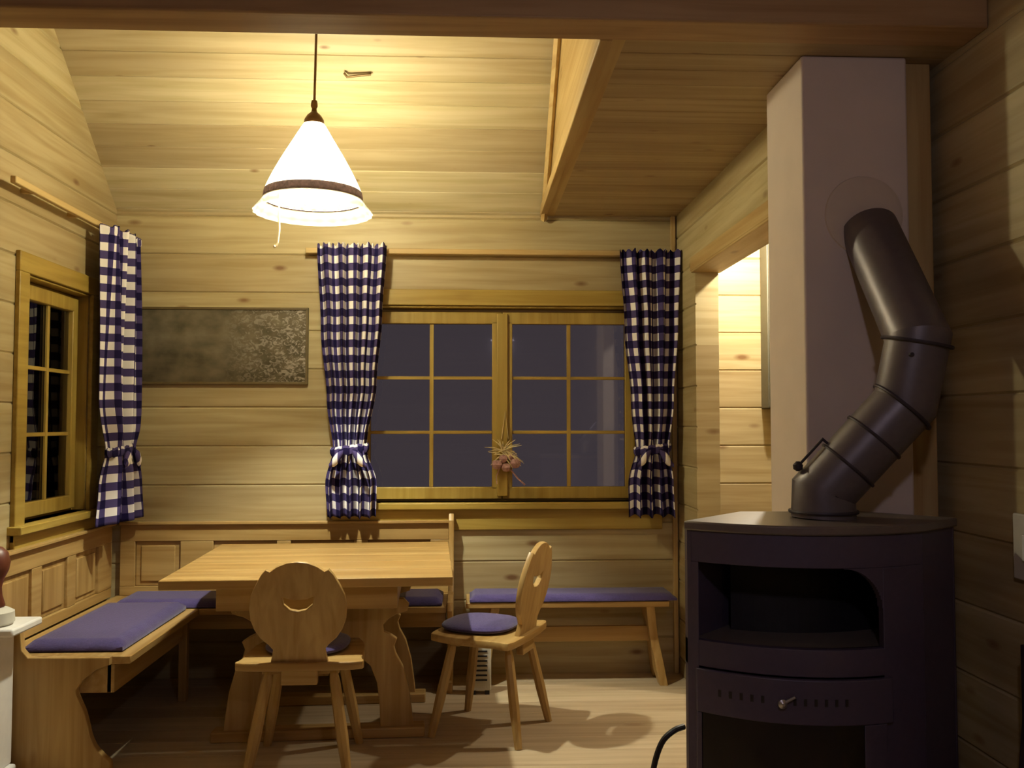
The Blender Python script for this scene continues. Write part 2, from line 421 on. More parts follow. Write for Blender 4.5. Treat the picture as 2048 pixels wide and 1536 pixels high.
# ------------------------------------------------------------------ windows
def window(name, T, w, h, sashes, label):
    """built in local x (width) / y (depth, + outwards) / z; T places it. Opening 0..w, 0..h"""
    root = thing(name, label, 'window'); root['kind'] = 'structure'
    root.matrix_world = T
    ax = 'w'
    def b(m, nm, mt, par=root, bev=.004): return m.build(nm, mt, par, bevel=bev)
    c = .088
    m = MB(); m.box(-c, w+c, -.022, 0, h, h+c); m.box(-c, 0, -.022, 0, -.07, h); m.box(w, w+c, -.022, 0, -.07, h)
    b(m, 'casing', M['wx'])
    m = MB(); m.box(-.02, w+.02, -.006, .14, h-.012, h); m.box(0, .012, 0, .14, 0, h); m.box(w-.012, w, 0, .14, 0, h); 
    b(m, 'jamb_lining', M['wz'])
    m = MB(); m.box(-c-.02, w+c+.02, -.06, .14, -.035, 0); b(m, 'sill', M['wx'])
    m = MB(); m.box(-c, w+c, -.024, 0, -.15, -.035); b(m, 'apron', M['wx'])
    f = .045
    m = MB(); m.box(.012, w-.012, .06, .12, h-.012-f, h-.012); m.box(.012, w-.012, .06, .12, 0, f)
    m.box(.012, .012+f, .06, .12, f, h-f-.012); m.box(w-.012-f, w-.012, .06, .12, f, h-f-.012)
    b(m, 'frame', M['wx'])
    for (x0, x1) in sashes:
        s = .055; z0, z1 = .014, h-.03
        m = MB(); m.box(x0, x1, .035, .085, z1-s-.012, z1); m.box(x0, x1, .035, .085, z0, z0+s+.012)
        m.box(x0, x0+s, .035, .085, z0+s, z1-s); m.box(x1-s, x1, .035, .085, z0+s, z1-s)
        so = b(m, 'sash', M['wz'])
        gx0, gx1, gz0, gz1 = x0+s, x1-s, z0+s+.012, z1-s-.012
        m = MB(); m.box(gx0-.01, gx1+.01, .058, .064, gz0-.01, gz1+.01); m.build('pane', M['glass'], so)
        mm = MB(); xm = (gx0+gx1)/2; mm.box(xm-.011, xm+.011, .046, .058, gz0, gz1); mm.build('muntin', M['wz'], so, bevel=.002)
        for q in (1/3, 2/3):
            zz = gz0+(gz1-gz0)*q; mm = MB(); mm.box(gx0, gx1, .048, .0575, zz-.009, zz+.009); mm.build('muntin', M['wx'], so, bevel=.002)
    return root
T = Matrix.Translation((W1[0], D, W1[2]))
ww = W1[1]-W1[0]; hh = W1[3]-W1[2]; mid = .18-W1[0]
r = window('window_1', T, ww, hh, [(.052, mid-.002), (mid+.002, ww-.052)], 'wide two-sash pine window in the back wall between the checked curtains')
m = MB(); m.box(mid-.03, mid+.03, .018, .034, .03, hh-.04); m.build('astragal', M['wz'], r, bevel=.004)
T = Matrix.Translation((XL, W2[0], W2[2])) @ Matrix.Rotation(PI/2, 4, 'Z')
r = window('window_2', T, W2[1]-W2[0], hh, [(.04, W2[1]-W2[0]-.04)], 'narrow pine window in the left wall, seen at a slant')

# ------------------------------------------------------------------ curtain rods and curtains
m = MB(); m.box(-.90, 1.16, D-.075, D-.05, 2.305, 2.335); ro = thing('curtain_rod', 'pale wooden curtain rail across the back wall above the wide window', 'curtain rail')
m.build('rail', M['px'], ro, bevel=.004)
for x in (-.87, .15, 1.1):
    m = MB(); m.box(x-.012, x+.012, D-.05, D, 2.31, 2.33); m.build('bracket', M['px'], ro)
m = MB(); m.box(XL+.05, XL+.075, 3.75, 4.96, 2.365, 2.395); ro = thing('curtain_rod', 'pale wooden curtain rail on the left wall above the narrow window', 'curtain rail')
m.build('rail', M['py'], ro, bevel=.004)
for y in (3.95, 4.4, 4.9):
    m = MB(); m.box(XL, XL+.05, y-.012, y+.012, 2.37, 2.39); m.build('bracket', M['py'], ro)

def interp(tab, v):
    for (v0, a), (v1, b) in zip(tab, tab[1:]):
        if v <= v1:
            t = (v-v0)/(v1-v0); t = t*t*(3-2*t)
            return a+(b-a)*t
    return tab[-1][1]
def curtain(label, T, left, right, ztop, zbot, ztie, folds=5, cloth=.62, seed=0, amp=.02):
    rnd = random.Random(seed); ph = [rnd.uniform(0, 6.28) for _ in range(6)]
    root = thing('curtain', label, 'curtain', group='checked curtains')
    root.matrix_world = T
    bm = bmesh.new(); uvl = bm.loops.layers.uv.new('UVMap'); nu, nv = 90, 90; g = []
    for j in range(nv+1):
        v = j/nv; z = ztop+(zbot-ztop)*v
        a = interp(left, z*-1); b = interp(right, z*-1); tie = math.exp(-((z-ztie)/.07)**2)
        row = []
        for i in range(nu+1):
            u = i/nu; x = a+(b-a)*u
            A = amp*(1+.5*v)*(1-.35*tie)
            y = A*math.sin(2*PI*folds*u+ph[0]+.5*math.sin(3*v+ph[1]))+A*.45*math.sin(2*PI*(folds*1.7)*u+ph[2]+v*2)
            x += .006*math.cos(2*PI*folds*u+ph[3]+v*3)*(1-tie)
            if z > ztop-.04: y += .006*math.sin(2*PI*16*u); 
            zz = z+.008*math.sin(2*PI*folds*u+ph[4])*(v**3)+(.008*math.sin(2*PI*14*u) if j == 0 else 0)
            row.append(bm.verts.new((x, y-.01, zz)))
        g.append(row)
    for j in range(nv):
        for i in range(nu):
            f = bm.faces.new((g[j][i], g[j+1][i], g[j+1][i+1], g[j][i+1]))
            for lp, (jj, ii) in zip(f.loops, ((j, i), (j+1, i), (j+1, i+1), (j, i+1))):
                lp[uvl].uv = (ii/nu*cloth+seed*.013, (ztop-zbot)*(1-jj/nv))
    me = bpy.data.meshes.new('cloth'); bm.to_mesh(me); bm.free(); me.materials.append(M['ging'])
    for p in me.polygons: p.use_smooth = True
    o = bpy.data.objects.new('cloth', me); C.objects.link(o); o.parent = root
    md = o.modifiers.new('s', 'SOLIDIFY'); md.thickness = .0025; md.offset = 0
    # gathered tie band with two puffed loops and two tails
    a = interp(left, -ztie); b = interp(right, -ztie); cx = (a+b)/2; hw = (b-a)/2+.006
    bm = bmesh.new(); uvl = bm.loops.layers.uv.new('UVMap'); n = 56; rows = []
    for q, (dz, rr) in enumerate(((-.024, 1.0), (-.01, 1.07), (.01, 1.07), (.024, 1.0))):
        row = []
        for k in range(n):
            an = 2*PI*k/n; rip = 1+.03*math.sin(an*13)
            row.append(bm.verts.new((cx+hw*rr*rip*math.cos(an), -.01+.045*rr*rip*math.sin(an), ztie+dz+.012*math.cos(an)+.003*math.sin(an*17))))
        rows.append(row)
    for q in range(3):
        for k in range(n):
            f = bm.faces.new((rows[q][k], rows[q][(k+1) % n], rows[q+1][(k+1) % n], rows[q+1][k]))
            for lp, (qq, kk) in zip(f.loops, ((q, k), (q, k+1), (q+1, k+1), (q+1, k))): lp[uvl].uv = (kk/n*.6, qq*.02)
    for sx in (-1, 1):
        grid = []
        for i in range(9):
            row = []
            for j in range(8):
                t = i/8; an = 2*PI*j/8; w_ = .012+.024*math.sin(PI*min(1, t*1.1))
                x = cx+sx*(hw*.25+t*.075); z = ztie-.01-t*.075+w_*math.sin(an)
                row.append(bm.verts.new((x, -.075+w_*.6*math.cos(an), z)))
            grid.append(row)
        for i in range(8):
            for j in range(8):
                f = bm.faces.new((grid[i][j], grid[i+1][j], grid[i+1][(j+1) % 8], grid[i][(j+1) % 8]))
                for lp, (ii, jj) in zip(f.loops, ((i, j), (i+1, j), (i+1, j+1), (i, j+1))): lp[uvl].uv = (ii*.014, jj*.014)
        f = bm.faces.new(grid[0]); f = bm.faces.new(grid[8])
    me = bpy.data.meshes.new('tieback'); bm.to_mesh(me); bm.free(); me.materials.append(M['ging'])
    for p in me.polygons: p.use_smooth = True
    o = bpy.data.objects.new('tieback', me); C.objects.link(o); o.parent = root
    return root
neg = lambda L: [(-z, v) for z, v in L]
curtain('navy and white checked curtain tied back, left of the wide back window', Matrix.Translation((0, D-.118, 0)),
        neg([(2.345, -.825), (1.9, -.80), (1.5, -.765), (1.24, -.735), (1.05, -.775), (.86, -.765)]),
        neg([(2.345, -.455), (1.95, -.475), (1.6, -.50), (1.24, -.555), (1.05, -.50), (.86, -.505)]), 2.345, .872, 1.235, 5, .78, 1, amp=.024)
curtain('navy and white checked curtain tied back, right of the wide back window', Matrix.Translation((0, D-.118, 0)),
        neg([(2.325, .815), (1.9, .845), (1.5, .885), (1.24, .905), (1.05, .87), (.86, .87)]),
        neg([(2.325, 1.15), (1.9, 1.135), (1.5, 1.11), (1.24, 1.085), (1.05, 1.11), (.86, 1.12)]), 2.325, .872, 1.235, 4, .74, 2, amp=.026)
curtain('navy and white checked curtain on the left wall, in the room corner', Matrix.Translation((XL+.122, 0, 0)) @ Matrix.Rotation(PI/2, 4, 'Z'),
        neg([(2.37, 4.56), (1.9, 4.56), (1.5, 4.55), (1.24, 4.62), (1.05, 4.56), (.86, 4.53)]),
        neg([(2.37, 4.93), (1.9, 4.93), (1.5, 4.92), (1.24, 4.88), (1.05, 4.93), (.86, 4.96)]), 2.37, .872, 1.24, 4, 1.0, 3, amp=.034)

# ------------------------------------------------------------------ picture
t = thing('picture', 'wide dark grey landscape picture in a thin frame on the back wall', 'picture', (-1.36, D, 1.80))
m = MB(); m.box(-.46, .46, -.016, -.004, -.2, .2); m.build('print', M['pic'], t, smooth=0)
m = MB()
for a in ((-.47, .47, .198, .212), (-.47, .47, -.212, -.198)): m.box(a[0], a[1], -.022, 0, a[2], a[3])
m.box(-.47, -.456, -.022, 0, -.2, .2); m.box(.456, .47, -.022, 0, -.2, .2)
m.build('frame', plain('dark_olive_frame', (92, 76, 44), .5), t, bevel=.002)

# ------------------------------------------------------------------ dried flower hanging on the window middle post
t = thing('dried_flower_hanging', 'little dried straw and pink flower bunch hanging from the middle of the wide window', 'decoration', (.195, 5.01, 1.17))
m = MB(); m.tube([(-.02, 0, .12), (0, 0, .27), (.018, 0, .12)], .0022, 6); m.build('string', M['straw'], t)
rnd = random.Random(4); m = MB()
for k in range(34):
    a = rnd.uniform(-2.6, 2.6); L = rnd.uniform(.05, .11)
    if abs(a) > 2.0: L *= 1.15
    p = Vector((rnd.uniform(-.02, .02), rnd.uniform(-.03, -.01), rnd.uniform(.02, .06)))
    e = p+Vector((math.sin(a)*L, rnd.uniform(-.02, .005), math.cos(a)*L*.9))
    m.tube([p, (p+e)/2+Vector((0, -.006, .006)), e], [.003, .0035, .001], 5)
m.build('straw_spray', M['straw'], t)
for (x, z, r_) in ((-.045, -.02, .03), (.055, -.012, .032), (.005, -.035, .028), (-.01, .012, .026), (.03, .02, .02)):
    m = MB(); m.lathe([(.002, -r_), (r_*.6, -r_*.8), (r_, -.1*r_), (r_*.75, r_*.6), (.003, r_*.8)], (x, -.025, z), 18, wob=lambda a, z: .14*math.sin(a*7+z*90)); m.build('flower_head', M['pink'], t)
m = MB(); m.tube([(-.03, -.02, -.04), (-.05, -.02, -.09), (-.045, -.02, -.13)], .003, 5); m.build('ribbon_tail', M['pink'], t); m = MB(); m.tube([(.03, -.02, -.05), (.07, -.02, -.1), (.11, -.02, -.135)], .0045, 5)
m.build('ribbon_tail', M['pink'], t)

# ------------------------------------------------------------------ pendant lamp
LX, LY = -.68, 3.9
t = thing('pendant_lamp', 'lit bell-shaped white glass pendant lamp hanging on a cord over the table', 'lamp', (LX, LY, 2.29))
zc = Zc+SL*(D-LY)-2.29
m = MB(); m.tube([(0, 0, .47), (.006, 0, .8), (.01, 0, zc)], .0055, 10); m.build('cord', M['brass'], t)
m = MB(); m.lathe([(.05, zc-.06), (.045, zc-.09), (.012, zc-.12)], (0, 0, .03), 24); m.build('ceiling_rose', M['brass'], t)
m = MB(); m.lathe([(.012, .49), (.014, .48), (.015, .465), (.010, .455), (.013, .44), (.03, .425), (.042, .405), (.044, .385), (.04, .38)], n=32); m.build('socket_cap', M['brass'], t)
m = MB(); m.lathe([(.038, .392), (.055, .365), (.078, .325), (.105, .28), (.135, .23), (.165, .175), (.19, .125), (.207, .085)], n=72, caps=False)
m.build('lamp_shade', M['shade'], t, solid=.004, sub=1)
m = MB(); m.lathe([(.206, .088), (.2085, .078), (.2105, .062), (.2125, .05)], n=72, caps=False); m.build('shade_band', M['band'], t, solid=.004)
m = MB(); m.lathe([(.2105, .056), (.222, .035), (.238, .015), (.249, 0), (.252, -.006)], n=96, caps=False, wob=lambda a, z: .012*math.sin(a*24)*max(0, (.056-z)/.06)); m.build('shade_skirt', M['shade'], t, solid=.003)
m = MB(); m.lathe([(.006, -.045), (.022, -.038), (.032, -.02), (.033, 0), (.024, .028), (.014, .05), (.013, .07)], (0, 0, .318), 24); bo = m.build('bulb', M['bulb'], t)
m = MB(); m.tube([(-.145, -.02, .1), (-.143, -.02, 0), (-.14, -.02, -.08), (-.146, -.02, -.135), (-.15, -.02, -.15), (-.157, -.02, -.158)], .004, 8); m.tube([(-.157, -.02, -.158), (-.162, -.02, -.15)], .006, 8)
m.build('pull_string', M['string'], t)
point_light('bulb_light', (0, 0, .305), PENDANT_W, (.97, .98, .80), .035, t)
bo.visible_shadow = True

# ceiling hook near the cord
def slope_pt(x, y): return Vector((x, y, Zc+SL*(D-y)))
p = slope_pt(-.60, 4.36)
m = MB(); m.tube([p+Vector((.11, 0, .0))+nrm*.004, p+Vector((.11, 0, 0))+nrm*.02, p+Vector((0, 0, -.01))+nrm*.028, p+Vector((-.015, 0, .01))+nrm*.03], .006, 8)
tag(m.build('ceiling_hook', M['hook']), 'small dark metal hook on the sloped ceiling beside the lamp cord', 'hook')

# ------------------------------------------------------------------ table
t = thing('dining_table', 'pale pine dining table with carved trestle legs under the pendant lamp', 'table', (-.665, 4.24, 0), math.radians(2.4))
m = MB()
for k in range(5):
    y0 = -.545+k*.218; m.box(-.597, .575, y0+.0006, y0+.2174, .712, .75)
m.build('tabletop', M['fx'], t, bevel=.004)
m = MB(); m.box(-.40, .345, -.42, -.395, .60, .712); m.box(-.40, .345, .395, .42, .60, .712); m.box(-.40, -.375, -.395, .395, .60, .712); m.box(.32, .345, -.395, .395, .60, .712)
ap = m.build('apron', M['fx'], t, bevel=.003)
half = [(165, 1232), (176, 1243), (172, 1256), (150, 1262), (135, 1270), (124, 1282), (126, 1294), (140, 1300), (152, 1308), (146, 1322), (150, 1336), (164, 1360), (176, 1400), (182, 1440), (186, 1476),
        (120, 1476), (118, 1430), (113, 1390), (100, 1358), (78, 1340), (40, 1330)]
sc_ = 453.0
pts = [(dx/sc_, (1490-y)/sc_) for dx, y in half]
lp = [(0.0, (1490-1232)/sc_)]+pts+[(0.0, (1490-1328)/sc_)]+[(-x, z) for x, z in pts[::-1]]
zs = .60/ ((1490-1232)/sc_)
lp = [(x, z*zs) for x, z in lp]
for yy in (-.19, .30):
    m = MB(); m.outline([lp], .038, Matrix.Translation((0.0, yy, 0)) @ Matrix.Rotation(PI/2, 4, 'X'))
    tr = m.build('trestle', M['fz'], t)
    m = MB(); m.box(-.46, .46, yy-.045, yy+.045, 0, .045); m.build('foot_rail', M['fx'], tr, bevel=.006)
m = MB(); m.box(-.035, .035, -.175, .285, .26, .34); m.build('stretcher', M['fy'], t, bevel=.003)

# ------------------------------------------------------------------ chairs
back_half = [(0, 1111), (20, 1113), (40, 1121), (54, 1131), (62, 1127), (72, 1138), (84, 1160), (93, 1180), (97, 1205), (95, 1230), (88, 1250), (76, 1268), (60, 1282), (52, 1292), (54, 1305), (58, 1320)]
hole = [(-32, 1183), (-16, 1188), (0, 1189), (16, 1188), (32, 1182), (29, 1199), (16, 1210), (0, 1213), (-16, 1210), (-29, 1199)]
s_ = 521.
def seat_outline():
    p = [(-.21, -.2), (.21, -.2), (.235, -.12), (.232, .05), (.205, .17), (.15, .21), (-.15, .21), (-.205, .17), (-.232, .05), (-.235, -.12)]
    return smoothloop(p, 4)
def make_chair(label, loc, rz):
    """local: sits facing +y, backrest at -y"""
    t = thing('dining_chair', label, 'chair', loc, rz, 'carved pine chairs at the table')
    m = MB(); m.outline([seat_outline()], .032, Matrix.Translation((0, 0, .434)), .006); m.build('seat', M['fx'], t)
    pts = [(dx/s_, (1320-y)/s_*1.02) for dx, y in back_half]
    lp = pts+[(-x, z) for x, z in pts[::-1][:-1]]
    ho = [(x/s_, (1320-y)/s_*1.02) for x, y in hole]
    lean = math.radians(11)
    T = Matrix.Translation((0, -.175, .447)) @ Matrix.Rotation(PI/2+lean, 4, 'X')
    m = MB(); m.outline([lp, ho[::-1]], .024, T, .004); m.build('backrest', M['fz'], t)
    for bb in ((-.15, .15, -.15, -.10, .392, .418), (-.15, .15, .08, .13, .392, .418)):
        m = MB(); m.box(*bb); m.build('batten', M['fx'], t, bevel=.004)
    m = MB(); m.box(-.07, .07, -.19, -.155, .36, .418); m.build('tenon_block', M['fx'], t, bevel=.004)
    for sx in (-1, 1):
        for sy in (-1, 1):
            a = Vector((sx*.125, sy*.13 - .01, .41)); b = Vector((sx*.195, sy*.205-.01, 0))
            m = MB(); m.tube([a, a.lerp(b, .12), a.lerp(b, .6), b], [.014, .021, .024, .017], 8); m.build('leg', M['fz'], t)
    return t
def chair_cushion(label, loc, rz):
    m = MB(); n = 44; rings = []
    prof = [(.05, -.016), (.15, -.017), (.175, -.008), (.18, .002), (.167, .014), (.12, .022), (.05, .023)]
    m.lathe([(r, z+.468) for r, z in prof], n=n, wob=lambda a, z: .05*math.cos(4*a)*-1+.012*math.sin(a*22))
    o = m.build('chair_cushion', M['blue'], sub=1); o.location = loc; o.rotation_euler = (0, 0, rz)
    return tag(o, label, 'cushion', 'navy chair cushions')
make_chair('carved pine chair with heart-shaped back, its back to the viewer in front of the table', (-.665, 3.765, 0), math.radians(1))
chair_cushion('navy cushion on the chair whose back faces the viewer', (-.665, 3.805, 0), 0)
ra = math.radians(90-24)
make_chair('carved pine chair seen side-on at the right end of the table', (.09, 4.125, 0), ra)
chair_cushion('navy cushion on the side-on chair at the right end of the table', (.054, 4.141, 0), ra)

# ------------------------------------------------------------------ corner bench
t = thing('corner_bench', 'pine corner bench with panelled backrest running along the left and back walls', 'bench', (0, 0, 0))
m = MB(); m.box(-1.90, -1.350, 3.70, 4.985, .418, .45); m.build('seat', M['fy'], t, bevel=.004)
m = MB(); m.box(-1.349, -.115, 4.60, 4.985, .418, .45); m.build('seat', M['fx'], t, bevel=.004)
# left backrest: frame with three recessed panels
m = MB(); X0, X1 = -1.937, -1.910
m.box(X0, X1, 3.72, 4.94, .74, .83); m.box(X0, X1, 3.72, 4.94, .45, .50)
for y0, y1 in ((3.72, 3.79), (4.06, 4.15), (4.41, 4.50), (4.77, 4.94)): m.box(X0, X1, y0, y1, .50, .74)
m.box(X0-.004, X1+.02, 3.72, 4.95, .83, .845)
bk = m.build('backrest', M['fy'], t, bevel=.003)
for y0, y1 in ((3.79, 4.06), (4.15, 4.41), (4.50, 4.77)):
    m = MB(); m.box(X0, X1-.014, y0, y1, .50, .74); m.box(X0, X1-.006, y0+.03, y1-.03, .525, .715); m.build('panel', M['fz'], bk, bevel=.004)
m = MB(); Y0, Y1 = 4.968, 4.993
m.box(-1.88, -.115, Y0, Y1, .74, .83); m.box(-1.88, -.115, Y0, Y1, .45, .50)
cols = [(-1.80, -1.56), (-1.385, -1.045), (-.97, -.63), (-.555, -.215)]
xs = [-1.88]+[q for c_ in cols for q in c_]+[-.115]
for a, b in zip(xs[::2], xs[1::2]): m.box(a, b, Y0, Y1, .50, .74)
m.box(-1.88, -.115, Y0-.02, Y1+.004, .83, .845)
bk = m.build('backrest', M['fx'], t, bevel=.003)
for a, b in cols:
    m = MB(); m.box(a, b, Y0+.014, Y1, .50, .74); m.box(a+.03, b-.03, Y0+.006, Y1, .525, .715); m.build('panel', M['fx'], bk, bevel=.004)
# carved end panel facing the room
e = [(25, 1245), (76, 1245), (80, 1292), (92, 1308), (246, 1310), (246, 1326), (222, 1336), (196, 1358), (183, 1380), (184, 1396), (196, 1418), (205, 1450), (212, 1482), (226, 1512), (252, 1532), (252, 1562), (25, 1562)]
s2 = 488.
lp = [((x-940)/s2, (H-(y-845)/s2)) for x, y in e]
zmin = min(p[1] for p in lp); lp = [(x, max(0, (z-zmin)*(.45/(H-(1310-845)/s2-zmin)))) for x, z in lp]
lp = smoothloop(lp[9:15], 3)[:15]+lp[15:]+lp[:9]
m = MB(); m.outline([lp], .034, Matrix.Translation((0, 3.69, 0)) @ Matrix.Rotation(PI/2, 4, 'X')); m.build('end_panel', M['fz'], t)
m = MB(); m.outline([[(-1.925, .45), (-1.865, .45), (-1.865, .80), (-1.875, .85), (-1.9, .865), (-1.925, .85)]], .03, Matrix.Translation((0, 3.70, 0)) @ Matrix.Rotation(PI/2, 4, 'X')); m.build('end_cheek', M['fz'], t)
m = MB(); m.box(-1.86, -1.43, 3.72, 3.75, .30, .418); m.box(-1.45, -1.42, 3.72, 4.62, .30, .418); m.build('seat_rail', M['fy'], t, bevel=.003)
m = MB(); m.box(-1.42, -.12, 4.64, 4.665, .34, .418); m.build('seat_rail', M['fx'], t, bevel=.003)
m = MB(); m.box(-1.44, -1.40, 4.58, 4.62, 0, .418); m.build('leg', M['fz'], t, bevel=.003)
# right end board of the back wing
pr = [(4.985, 0), (4.66, 0), (4.64, .06), (4.70, .2), (4.62, .34), (4.585, .43), (4.60, .47), (4.80, .49), (4.90, .6), (4.915, .78), (4.905, .85), (4.93, .885), (4.985, .88)]
m = MB(); m.outline([[(y, z) for y, z in pr]], .028, Matrix(((0, 0, 1, -.10), (1, 0, 0, 0), (0, 1, 0, 0), (0, 0, 0, 1)))); m.build('end_panel', M['fz'], t)

def cushion(label, x0, x1, y0, y1, z, th, scal=None, group='navy bench cushions'):
    bm = bmesh.new(); nx, ny = max(8, int((x1-x0)/.03)), max(8, int((y1-y0)/.03)); top = []; bot = []
    for j in range(ny+1):
        rt, rb = [], []
        for i in range(nx+1):
            u, v = i/nx, j/ny
            ed = min(min(u, 1-u)*(x1-x0), min(v, 1-v)*(y1-y0)); k = min(1, ed/.03); k = math.sqrt(max(0, 1-(1-k)**2))
            x, y = x0+(x1-x0)*u, y0+(y1-y0)*v
            wv = .003*math.sin(i*1.5)*(1-k)+.003*math.sin(j*1.5)*(1-k)
            rt.append(bm.verts.new((x, y, z+th*.4+th*.6*k+wv))); rb.append(bm.verts.new((x, y, z+th*.1*(1-k))))
        top.append(rt); bot.append(rb)
    for j in range(ny):
        for i in range(nx):
            bm.faces.new((top[j][i], top[j][i+1], top[j+1][i+1], top[j+1][i])); bm.faces.new((bot[j][i], bot[j+1][i], bot[j+1][i+1], bot[j][i+1]))
    for i in range(nx):
        bm.faces.new((bot[0][i], bot[0][i+1], top[0][i+1], top[0][i])); bm.faces.new((bot[ny][i+1], bot[ny][i], top[ny][i], top[ny][i+1]))
    for j in range(ny):
        bm.faces.new((bot[j+1][0], bot[j][0], top[j][0], top[j+1][0])); bm.faces.new((bot[j][nx], bot[j+1][nx], top[j+1][nx], top[j][nx]))
    m = MB(); m.bm.free(); m.bm = bm
    return tag(m.build('bench_cushion', M['blue'], smooth=60), label, 'cushion', group)
cushion('long navy cushion on the left wing of the corner bench', -1.80, -1.405, 3.76, 4.58, .451, .045)
cushion('long navy cushion on the back wing of the corner bench behind the table', -1.78, -.14, 4.61, 4.91, .451, .04)

# ------------------------------------------------------------------ bench under the window
t = thing('wall_bench', 'low narrow pine bench with slanted legs under the right half of the wide window', 'bench', (.55, 4.86, 0))
m = MB(); m.box(-.57, .50, -.13, .12, .412, .442); m.build('seat', M['fx'], t, bevel=.004)
m = MB(); m.box(-.44, .44, -.012, .012, .21, .29); m.build('stretcher', M['fx'], t, bevel=.003)
for x in (-.44, .43):
    sx = 1 if x > 0 else -1
    pr = [(-.10, .412), (.10, .412), (.07, .33), (.05, .24), (.09, .12), (.115, 0), (.06, 0), (.0, .05), (-.06, 0), (-.115, 0), (-.09, .12), (-.05, .24), (-.07, .33)]
    T = Matrix.Translation((x, 0, 0)) @ Matrix.Shear('XY', 4, (0, 0)) 
    sh = Matrix.Identity(4); sh[0][2] = -.16*sx
    B = Matrix(((0, 0, 1, 0), (1, 0, 0, 0), (0, 1, 0, 0), (0, 0, 0, 1)))
    m = MB(); m.outline([pr], .045, Matrix.Translation((x+.04*sx, 0, 0)) @ sh @ B); m.build('leg', M['fz'], t)
cushion('narrow navy cushion on the low bench under the window', .0, 1.09, 4.725, 4.965, .443, .036)

# white slotted box on the floor behind the right chair
t = thing('electric_heater', 'small white slotted upright box on the floor behind the side-on chair', 'heater', (.055, 4.66, 0))
m = MB(); m.box(-.055, .055, -.03, .03, .02, .26); m.build('body', M['greyp'], t, bevel=.006)
for k in range(7):
    m = MB(); m.box(-.035, .035, -.033, -.0295, .07+k*.024, .078+k*.024); m.build('slot', M['dark'], t)
for x in (-.035, .035):
    m = MB(); m.box(x-.012, x+.012, -.028, .028, 0, .02); m.build('foot', M['black'], t)

# ------------------------------------------------------------------ chimney
t = thing('chimney', 'square plastered pinkish chimney column behind the stove', 'chimney', (1.043, 2.75, 0))
m = MB(); m.box(0, .34, 0, .34, 0, Zc-.001); m.build('shaft', M['plaster'], t, bevel=.008)
pc = Vector((1.235, 2.75, 2.03))
m = MB(); R_ = Matrix.Translation(pc-Vector((1.043, 2.75, 0))) @ Matrix.Rotation(PI/2, 4, 'X')
m.lathe([(.125, 0), (.123, .006), (.11, .01), (.07, .011)], n=48, mat=R_); m.build('flue_collar', M['patch'], t)

# ------------------------------------------------------------------ stove
t = thing('wood_stove', 'grey cast steel wood stove with a warming niche, in front of the chimney', 'stove', (0, 0, 0))
A, B_, C_, D_, E_ = (.587, 2.467), (1.222, 2.375), (1.385, 2.51), (1.19, 2.70), (.82, 2.72)
def bow(z_in=0, n=14, s0=0., s1=1., d=.11):
    pts = []
    for i in range(n+1):
        q = s0+(s1-s0)*i/n; x = A[0]+(B_[0]-A[0])*q; y = A[1]+(B_[1]-A[1])*q
        b = d*4*q*(1-q)
        pts.append((x-.14*b, y-.99*b+z_in))
    return pts
outer = bow()+[C_, D_, E_]
cxs, cys = .98, 2.58
def grow(pts, k): return [(cxs+(x-cxs)*k, cys+(y-cys)*k) for x, y in pts]
m = MB(); m.prism(grow(outer, 1.0), 1.085, 1.11); m.build('top_plate', M['stovetop'], t, bevel=.005)
# body shell: bands at different heights; niche and firebox set back behind the bowed front
ins = grow(outer, .972)
m = MB()
def band(z0, z1, s0, s1, off=0., th=.03):
    a = bow(off, 10, s0, s1); b = [(x, y+th) for x, y in a[::-1]]
    m.prism(grow(a+b, .972), z0, z1)
band(1.0, 1.085, 0, 1)                       # lintel above the niche
band(.72, .79, 0, 1)                        # shelf front under the niche
band(.0, .12, 0, 1)
band(.12, 1.0, 0, .045); band(.12, 1.0, .80, 1)
body = m.build('front_frame', M['stove'], t, bevel=.003)
m = MB()                                    # rounded upper right corner of the niche
n = 28; rr = .12; sN = .80
for i in range(n):
    q0, q1 = i/n, (i+1)/n
    h0, h1 = rr*(1-math.sqrt(max(0, 1-((q0)**2)))), rr*(1-math.sqrt(max(0, 1-((q1)**2))))
    sa, sb = sN-.17*(1-q0), sN-.17*(1-q1)
    a = bow(0, 1, sa, sb); b = [(x, y+.03) for x, y in a[::-1]]
    hh_ = (h0+h1)/2
    m.prism(grow(a+b, .972), 1.0-hh_-.0015, 1.0)
m.build('niche_corner', M['stove'], t)
m = MB(); inner = grow([(x, y+.03) for x, y in bow()], .972)
side = [grow([B_], .972)[0], grow([C_], .972)[0], grow([D_], .972)[0], grow([E_], .972)[0], grow([A], .972)[0]]
for (p, q) in zip(side, side[1:]):          # side and back plates
    d = Vector((q[0]-p[0], q[1]-p[1])).normalized(); nn = Vector((-d.y, d.x))*.012
    m.prism([p, q, (q[0]+nn.x, q[1]+nn.y), (p[0]+nn.x, p[1]+nn.y)], 0, 1.085)
m.build('side_panel', M['stove'], t, smooth=0)
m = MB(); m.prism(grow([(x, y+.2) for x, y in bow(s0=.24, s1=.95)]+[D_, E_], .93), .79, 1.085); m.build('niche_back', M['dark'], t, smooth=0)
m = MB(); m.prism(grow(bow(.012)+[(B_[0], B_[1]+.22), E_], .93), .775, .79); m.build('niche_floor', M['stovetop'], t, smooth=0)
